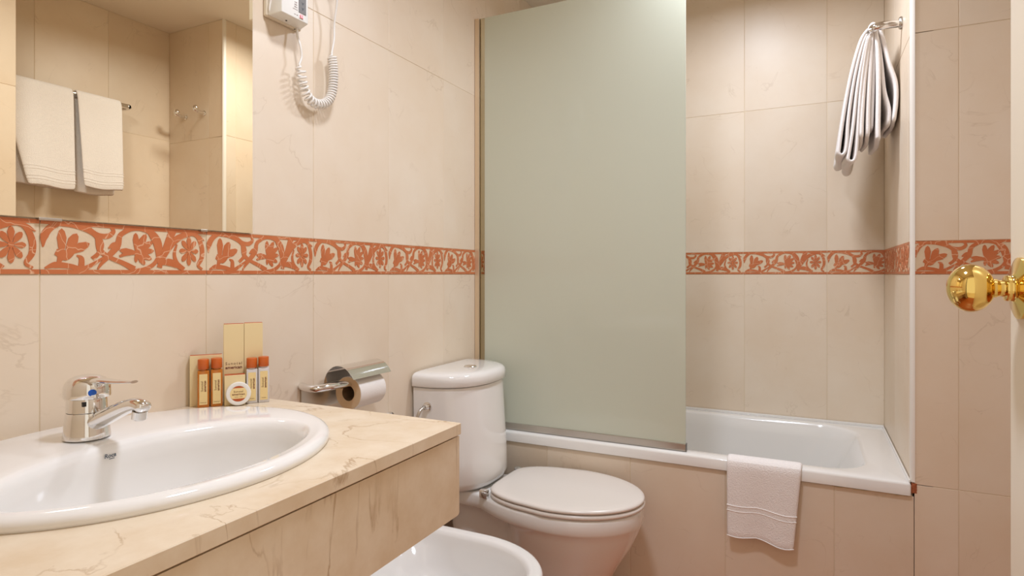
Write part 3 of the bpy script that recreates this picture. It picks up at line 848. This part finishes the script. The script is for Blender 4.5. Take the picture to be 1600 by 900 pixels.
# ------------------------------------------------------------------ alcove towel rail and towels
ra = root('alcove_towel_rail', (XC, 2.17, 1.865), 'chrome towel rail high on the side wall inside the tub alcove', 'towel rail')
RL = Vector(ra.location)
for yy in (2.175, 2.60):
    bm = bmesh.new(); lathe(bm, [(0, 0), (.019, 0), (.019, .004), (.016, .008), (.0, .008)], 24, axis_mat(Vector((XC - .0005, yy, 1.868)) - RL, (-1, 0, 0)))
    obj('wall_mount', bm, M['satin'], ra)
bm = bmesh.new()
pth = catmull([(XC - .006, 2.175, 1.868), (XC - .035, 2.175, 1.869), (XC - .062, 2.174, 1.868), (XC - .075, 2.180, 1.866), (XC - .078, 2.20, 1.866), (XC - .078, 2.40, 1.866), (XC - .078, 2.575, 1.866), (XC - .075, 2.595, 1.866), (XC - .060, 2.600, 1.868), (XC - .006, 2.600, 1.868)], 5)
tube(bm, [Vector(p) - RL for p in pth], .0105, 14, flat=1.15)
obj('bar', bm, M['chrome'], ra)
def hanging(name, lab, prof, ya, yb, seed, thick=.009, amp=.004, group=None):
    rnd = random.Random(seed)
    pp = catmull([(a, 0, b) for a, b in prof], 4)
    t = root(name, (.18, (ya + yb) / 2, 1.87), lab, 'towel', group)
    TLc = Vector(t.location); rows = []
    nc = 9; ph1 = rnd.uniform(0, 6)
    for i, p in enumerate(pp):
        f = max(0, (1.85 - p.z) / .38)
        row = []
        for c in range(nc):
            s = c / (nc - 1)
            x = p.x + amp * f * math.sin(s * 7 + ph1 + p.z * 10) 
            row.append(Vector((x, lerp(ya, yb, s) - f * .006 * math.sin(ph1 + p.x * 40), p.z + amp * f * .7 * math.sin(s * 5 + ph1))) - TLc)
        rows.append(row)
    sheet('towel_cloth', rows, M['towel'], t, thick)
    return t
AG = 'towels bunched on the alcove rail'
hanging('bath_towel', 'leftmost white towel fold on the alcove rail, its rounded end swinging outwards',
        [(.170, 1.876), (.148, 1.842), (.122, 1.74), (.104, 1.62), (.090, 1.515), (.087, 1.492), (.094, 1.482), (.106, 1.492), (.112, 1.53), (.116, 1.60), (.130, 1.72), (.150, 1.82), (.166, 1.862)], 2.192, 2.50, 1, thick=.0125, group=AG)
hanging('bath_towel', 'white towel on the alcove rail reaching lowest, beside the outermost fold',
        [(.168, 1.856), (.156, 1.80), (.140, 1.70), (.127, 1.58), (.112, 1.49), (.109, 1.470), (.118, 1.462), (.130, 1.475), (.138, 1.55), (.148, 1.68), (.160, 1.80), (.170, 1.852)], 2.19, 2.50, 2, thick=.0125, group=AG)
hanging('bath_towel', 'white towel hanging straight down below the middle of the alcove rail',
        [(.152, 1.530), (.153, 1.60), (.158, 1.72), (.168, 1.82), (.175, 1.882), (.187, 1.881), (.194, 1.80), (.197, 1.68), (.198, 1.56), (.199, 1.522)], 2.196, 2.49, 3, thick=.015, group=AG)
hanging('bath_towel', 'white towel nearest the side wall on the alcove rail, bellying to the right',
        [(.170, 1.530), (.170, 1.64), (.173, 1.76), (.180, 1.852), (.193, 1.874), (.208, 1.845), (.226, 1.76), (.243, 1.70), (.246, 1.64), (.240, 1.575)], 2.200, 2.48, 4, thick=.014, group=AG)
hanging('bath_towel', 'innermost short white towel against the side wall on the alcove rail',
        [(.176, 1.560), (.180, 1.66), (.185, 1.78), (.190, 1.846), (.198, 1.84), (.206, 1.76), (.212, 1.68), (.224, 1.62), (.222, 1.57)], 2.21, 2.46, 5, thick=.013, group=AG)

# ------------------------------------------------------------------ towel bar opposite the mirror with two towels
rb = root('towel_bar', (XO, 1.46, 1.88), 'chrome towel bar on the wall opposite the mirror', 'towel rail')
bL = Vector(rb.location)
bm = bmesh.new()
pth = catmull([(XO - .003, 1.700, 1.872), (XO - .045, 1.715, 1.876), (XO - .075, 1.730, 1.880), (XO - .094, 1.722, 1.880), (XO - .094, 1.69, 1.880), (XO - .094, 1.45, 1.880), (XO - .094, 1.21, 1.880), (XO - .075, 1.195, 1.880), (XO - .003, 1.215, 1.872)], 6)
tube(bm, [Vector(p) - bL for p in pth], .011, 14)
obj('bar', bm, M['chrome'], rb)
def bar_towel(lab, ya, yb, zf, zb2, shift, seed, group=None):
    t = root('bath_towel', (XO - .094, (ya + yb) / 2, 1.88), lab, 'towel', group)
    tl = Vector(t.location); rows = []
    X = XO - .094
    prof = [(X + .016, zb2)] + [(X + .016, lerp(zb2, 1.87, k / 6)) for k in range(1, 6)] + [(X + .015, 1.878), (X + .009, 1.892), (X, 1.897), (X - .009, 1.892), (X - .015, 1.878)] + [(X - .018, lerp(1.865, zf, k / 8)) for k in range(0, 9)]
    for i, (x, z) in enumerate(prof):
        front = i > 8; f = max(0, 1.88 - z) / .42
        row = []
        for c in range(13):
            s = c / 12
            a = ya + (shift * f if front else 0); b = yb + (.0 if front else -.012 * f)
            row.append(Vector((x + (-1 if front else 1) * .004 * f * math.sin(s * 7 + seed) - (.012 * f if front else 0), lerp(a, b, s), z + .004 * f * math.sin(s * 6 + seed))) - tl)
        rows.append(row)
    sheet('towel_cloth', rows, M['towel'], t, .007)
    for k in (.80, .83, .90, .93):
        fi = 11 + k * 8; i = int(fi); f = fi - i
        if i + 1 < len(rows):
            bm = bmesh.new(); tube(bm, [rows[i][c].lerp(rows[i + 1][c], f) + Vector((-.0036, 0, 0)) for c in range(13)], .0012, 6)
            obj('woven_stripe', bm, M['towel'], t)
    return t
bar_towel('wide white bath towel on the towel bar, left one in the mirror', 1.205, 1.480, 1.458, 1.462, .10, 0, 'towels on the bar opposite the mirror')
bar_towel('narrower white bath towel on the towel bar, right one in the mirror', 1.4925, 1.682, 1.475, 1.452, .020, 2, 'towels on the bar opposite the mirror')

# two robe hooks on the return wall
for hx, hz, lab in ((.531, 1.888, 'chrome robe hook nearer the towel bar, left one in the mirror'), (.392, 1.893, 'chrome robe hook nearer the tub alcove, right one in the mirror')):
    t = root('robe_hook', (hx, Y3, hz), lab, 'hook', 'robe hooks')
    bm = bmesh.new(); lathe(bm, [(0, 0), (.012, 0), (.012, .004), (.008, .006), (0, .006)], 24, axis_mat((0, -.0008, 0), (0, -1, 0))); obj('wall_mount', bm, M['chrome'], t)
    bm = bmesh.new(); tube(bm, catmull([(0, -.005, 0), (0, -.02, -.001), (0, -.038, .001), (0, -.048, .009)], 5), [.0082] * 8 + [.0088] * 8, 16); obj('stem', bm, M['chrome'], t)
    bm = bmesh.new(); bmesh.ops.create_uvsphere(bm, u_segments=24, v_segments=14, radius=.0135, matrix=Matrix.Translation((0, -.050, .012)) @ Matrix.Scale(1.25, 4, (0, 0, 1))); obj('knob', bm, M['chrome'], t)

# ------------------------------------------------------------------ hair dryer unit
hd = root('hair_dryer', (XL, 1.055, 1.70), 'white wall-mounted hair dryer holder with shaver sockets beside the mirror', 'hair dryer')
DL = Vector(hd.location)
HT = 1.90
box('back_plate', Vector((XL + .0006, 1.002, 1.703)) - DL, Vector((XL + .014, 1.109, HT)) - DL, M['greyplastic'], hd, .004, 3)
bm = bmesh.new()
def rr2(yc, hw, x, z0_, z1_): return [Vector((x, yc + sx * hw, zz)) - DL for sx, zz in ((-1, z0_), (1, z0_), (1, z1_), (-1, z1_))]
loft(bm, [rr2(1.0545, .050, XL + .014, 1.7045, HT - .003), rr2(1.0445, .0405, XL + .060, 1.7035, HT - .006)], True, True)
es = [e for e in bm.edges]; bmesh.ops.bevel(bm, geom=es, offset=.0022, segments=3, profile=.5, affect='EDGES')
obj('holder_box', bm, M['plastic'], hd, angle=35)
xfm = XL + .0601
YZ = Matrix(((0, 0, 1, 0), (1, 0, 0, 0), (0, 1, 0, 0), (0, 0, 0, 1)))   # text plane facing +X, reading along +Y
skp = box('socket_plate', Vector((xfm, 1.0545, 1.7215)) - DL, Vector((xfm + .0012, 1.0775, 1.80)) - DL, M['socket'], hd, .0004, 1)
for zz in (1.733, 1.7455, 1.765, 1.778):
    bm = bmesh.new()
    bm.faces.new([bm.verts.new(Vector((xfm + .0014, 1.066 + a, zz + b)) - DL) for a, b in ((0, -.0048), (.0042, .0030), (0, .0016), (-.0036, .0030))])
    obj('socket_hole', bm, M['black'], skp, smooth=False)
for zz in (1.7335, 1.7425, 1.7675, 1.7765):
    pass
swb = box('switch_bezel', Vector((xfm, 1.0545, 1.7080)) - DL, Vector((xfm + .0010, 1.0700, 1.7185)) - DL, M['plastic'], hd, .0003, 1)
box('rocker', Vector((xfm + .0009, 1.0570, 1.7090)) - DL, Vector((xfm + .0028, 1.0672, 1.7176)) - DL, M['red'], swb, .0006, 1)
for i, (b_, sz, yy, zz) in enumerate((('115V', .0042, 1.0455, 1.741), ('230V', .0042, 1.0455, 1.7355), ('20VA', .0042, 1.0455, 1.730), ('SHAVERS ONLY', .0022, 1.0440, 1.7245), ('ON   OFF', .0028, 1.0465, 1.7125))):
    text_mesh('lettering', b_, sz, M['ink'], hd, Matrix.Translation(Vector((xfm + .0002, yy, zz)) - DL) @ YZ)
for yy, xx in ((1.045, XL + .030), (1.090, XL + .010)):
    bm = bmesh.new(); lathe(bm, [(0, -.0002), (.0022, -.0002), (.0022, .0015), (0, .0015)], 12, Matrix.Translation(Vector((xx, yy, 1.7030)) - DL)); obj('screw_hole', bm, M['black'], hd)
bm = bmesh.new(); tube(bm, catmull([Vector(p) - DL for p in ((XL + .019, 1.0075, 1.709), (XL + .020, 1.0045, 1.718), (XL + .024, 1.0045, 1.735), (XL + .030, 1.0055, 1.76), (XL + .030, 1.006, 1.84))], 5), .0024, 8)
obj('plug_cable', bm, M['cord'], hd)
# dryer body hanging above the box (out of view) and its coiled cord
bm = bmesh.new(); lathe(bm, [(0, 0), (.030, 0), (.036, .010), (.038, .05), (.030, .09), (.022, .13), (0, .13)], 28, axis_mat(Vector((XL + .060, 1.135, 1.985)) - DL, (.0, -1, 0)))
dh = obj('dryer_body', bm, M['plastic'], hd)
bm = bmesh.new(); tube(bm, [Vector((XL + .060, 1.12, 1.96)) - DL, Vector((XL + .055, 1.16, 1.92)) - DL, Vector((XL + .05, 1.19, 1.87)) - DL], [.018, .016, .013], 16)
obj('dryer_handle', bm, M['plastic'], hd)
box('dryer_cradle', Vector((XL + .001, 1.02, HT - .004)) - DL, Vector((XL + .095, 1.10, 1.955)) - DL, M['plastic'], hd, .008)
cx_ = XL + .027
A = [(XL + .018, 1.0905, 1.704), (XL + .020, 1.0895, 1.685), (cx_, 1.0920, 1.660), (cx_, 1.0960, 1.635), (cx_, 1.0905, 1.618), (cx_, 1.0870, 1.609)]
coilp = catmull([(cx_, 1.0920, 1.6090), (cx_, 1.0950, 1.590), (cx_, 1.1000, 1.568), (cx_, 1.1100, 1.549), (cx_, 1.1260, 1.535), (cx_, 1.1480, 1.5315), (cx_, 1.1720, 1.538), (cx_, 1.1900, 1.553), (cx_, 1.2010, 1.575), (cx_, 1.2060, 1.605), (cx_, 1.2060, 1.640), (cx_, 1.2000, 1.672)], 24)
cum = [0]
for a, b in zip(coilp[:-1], coilp[1:]): cum.append(cum[-1] + (b - a).length)
tot = cum[-1]; turns = 32; Rc = .0104
# pitch is looser on the left arm
def turn_at(s): f = s / tot; return turns * (f * .62 + .38 * f * f)
ns = turns * 14; pts = []
k = 0; prevn = None
for i in range(ns + 1):
    s = tot * i / ns
    while k < len(cum) - 2 and cum[k + 1] < s: k += 1
    f = (s - cum[k]) / max(1e-9, cum[k + 1] - cum[k]); p = coilp[k].lerp(coilp[k + 1], min(1, f))
    t = (coilp[min(k + 3, len(coilp) - 1)] - coilp[max(k - 2, 0)]).normalized()
    n1 = Vector((1, 0, 0)); n2 = t.cross(n1).normalized()
    a = 2 * PI * turn_at(s)
    e = min(1, i / 8, (ns - i) / 8)
    pts.append(p + (n1 * math.cos(a) + n2 * math.sin(a)) * Rc * max(.1, e))
B_ = [(cx_, 1.1990, 1.674), (cx_, 1.2030, 1.69), (cx_, 1.2090, 1.72), (cx_, 1.2100, 1.76), (XL + .04, 1.206, 1.82), (XL + .05, 1.19, 1.87)]
bm = bmesh.new()
allp = catmull(A, 5)[:-1] + pts + catmull(B_, 5)[1:]
tube(bm, [Vector(p) - DL for p in allp], .0027, 8)
obj('coiled_cord', bm, M['cord'], hd, angle=80)

# ------------------------------------------------------------------ toiletries
P0 = Vector((-1.109, .807, zt)); U = Vector((.6, .8, 0)); Nn = Vector((.8, -.6, 0))
rzU = math.atan2(.8, .6)
def grp(name, u, n, lab, cat, group=None):
    return root(name, P0 + U * u + Nn * n, lab, cat, group, rz=rzU)   # local x = U, local -y = Nn (towards the viewer)
FR = Matrix(((1, 0, 0, 0), (0, 0, 1, 0), (0, 1, 0, 0), (0, 0, 0, 1)))
FR = Matrix(((1, 0, 0, 0), (0, 0, -1, 0), (0, 1, 0, 0), (0, 0, 0, 1)))  # text x->x, y->z, facing -y
def txt(parent, body, size, x, y, z, mat='ink', rot=0, bold=0.0, spacing=1.0):
    m4 = Matrix.Translation((x, y, z)) @ FR @ Matrix.Rotation(rot, 4, 'Z')
    return text_mesh('lettering', body, size, M[mat], parent, m4, bold=bold, spacing=spacing)
def bottle(u, lab, amber, hgt, group):
    t = grp('toiletry_bottle', u + .0115, -.009, lab, 'bottle', group)
    hb = hgt - .0225; W = .0108
    bm = bmesh.new(); add_box(bm, (-W, -.0085, 0), (W, .0085, hb), .0018, 2); obj('bottle_body', bm, M['amber'] if amber else M['clear'], t)
    bm = bmesh.new(); lathe(bm, [(0, hb), (.0075, hb), (.0075, hb + .003), (0, hb + .003)], 24); obj('neck', bm, M['amber'] if amber else M['clear'], t)
    bm = bmesh.new(); lathe(bm, [(0, hb + .0025), (.0100, hb + .0025), (.0104, hb + .003), (.0104, hgt - .001), (.0098, hgt), (0, hgt)], 32); obj('cap', bm, M['capcol'], t)
    lb = box('label_sticker', (-.0074, -.0090, .006), (.0074, -.0086, hb - .007), M['label'], t)
    txt(t, 'Sunotel', .0060, -.0022, -.00915, hb * .58, 'ink', PI / 2, spacing=1.15)
    txt(t, 'american', .0062, .0030, -.00915, hb * .58, 'inkred', PI / 2, .0001)
    txt(t, 'shower gel' if amber else 'shampoo', .0024, 0, -.00915, .0105, 'ink')
    return t
bottle(.0000, 'leftmost amber bottle with terracotta cap among the toiletries on the counter', True, .0975, 'toiletry bottles')
bottle(.0245, 'right-hand amber bottle with terracotta cap, beside the round soap', True, .0985, 'toiletry bottles')
bottle(.0910, 'pale bottle with terracotta cap just right of the round soap', False, .0945, 'toiletry bottles')
bottle(.1140, 'rightmost pale bottle with terracotta cap among the toiletries', False, .0960, 'toiletry bottles')
def carton(nm, u0, u1, n0, dep, hgt, lab, topred=True, text=None):
    t = grp(nm, (u0 + u1) / 2, n0 - dep / 2, lab, 'box', 'toiletry boxes'); W = (u1 - u0) / 2
    box('carton', (-W, -dep / 2, 0), (W, dep / 2, hgt - .0004), M['card'], t, .0006, 1)
    if topred: box('carton_top', (-W + .0006, -dep / 2 + .0006, hgt - .0004), (W - .0006, dep / 2 - .0006, hgt), M['cardred'], t)
    if text:
        txt(t, 'Sunotel', .0082, 0, -dep / 2 - .0002, text, 'ink', spacing=1.3); txt(t, 'american', .0088, 0, -dep / 2 - .0002, text - .0082, 'inkred', bold=.0002)
    return t
carton('toiletry_box', -.0135, .0465, -.0195, .0135, .1045, 'wide cream cardboard box behind the two amber bottles', True)
carton('toiletry_box', .0490, .0880, -.0240, .018, .1665, 'tall cream box with brown lettering behind the round soap', True, .083)
carton('toiletry_box', .0886, .1250, -.0240, .018, .1675, 'tall cream box behind the two pale bottles', True)
carton('toiletry_box', .0500, .0895, .0010, .020, .0625, 'small square cream box with terracotta top behind the round soap', True)
sp_ = grp('round_soap', .0760, .0105, 'round white soap pack with cream and terracotta label leaning on small box', 'soap')
TL_ = math.radians(-7)
RT = Matrix.Translation((0, 0, .0006)) @ Matrix.Rotation(TL_, 4, 'X') @ Matrix.Translation((0, 0, .0240))
bm = bmesh.new(); lathe(bm, [(0, -.007), (.0225, -.007), (.0240, -.005), (.0240, .004), (.0228, .0062), (.0185, .0068), (.0160, .0062), (0, .0062)], 48, RT @ axis_mat((0, 0, 0), (0, -1, 0)))
obj('soap_case', bm, M['plastic'], sp_)
def disc_part(nm, r, z0_, z1_, y, m):
    pts = []; n = 40
    for k in range(n):
        a = 2 * PI * k / n; x, z = r * math.cos(a), r * math.sin(a)
        pts.append((x, min(max(z, z0_), z1_)))
    bm = bmesh.new(); f = [bm.verts.new(RT @ Vector((x, y, z))) for x, z in pts]
    bm.faces.new(f); bmesh.ops.remove_doubles(bm, verts=bm.verts[:], dist=1e-6)
    return obj(nm, bm, m, sp_, smooth=False)
disc_part('terracotta_label', .0158, -.02, .02, -.0064, M['cardred'])
disc_part('cream_label', .0159, -.0098, .0115, -.0066, M['label'])
for body, size, z, mt, bl in (('Sunotel', .0054, .0045, 'ink', 0), ('american', .0060, -.0010, 'inkred', .0001), ('savon - soap', .0026, -.0062, 'ink', 0)):
    text_mesh('lettering', body, size, M[mt], sp_, RT @ Matrix.Translation((0, -.0068, z)) @ FR, bold=bl, spacing=1.1)

# ------------------------------------------------------------------ door with brass knob
DX, DY = .2136, .90
dr = box('door_1', (DX, YF + .03, .008), (DX + .040, DY, 2.035), M['door'], None, .0035, 3); struct(dr, 'open cream painted door leaf with a brass knob at the right edge')
kn = bpy.data.objects.new('door_knob', None)
KZ, KY = 1.084, .8545
bm = bmesh.new(); lathe(bm, [(0, .0275), (.0095, .0270)] + [(.0277 * math.sin(a), .0470 - .0228 * math.cos(a)) for a in [math.radians(26 + k * 154 / 16) for k in range(17)]], 48, axis_mat((DX, KY, KZ), (-1, 0, 0)))
ko = obj('door_knob', bm, M['brass'], dr, angle=50)
bpy.data.objects.remove(kn)
bm = bmesh.new(); lathe(bm, [(0, .0002), (.0345, .0002), (.0350, .0015), (.0345, .0040), (.0300, .0058), (.0180, .0075), (.0150, .0092), (.0140, .0115), (.0148, .0135), (.0140, .0155), (.0100, .0165), (0, .0165)], 48, axis_mat((DX, KY, KZ), (-1, 0, 0)))
obj('rose', bm, M['brass'], ko, angle=50)
bm = bmesh.new(); lathe(bm, [(0, .016), (.0098, .016), (.0092, .019), (.0098, .022), (.0108, .0235), (.0108, .0275), (0, .0280)], 36, axis_mat((DX, KY, KZ), (-1, 0, 0)))
obj('neck', bm, M['brass'], ko)
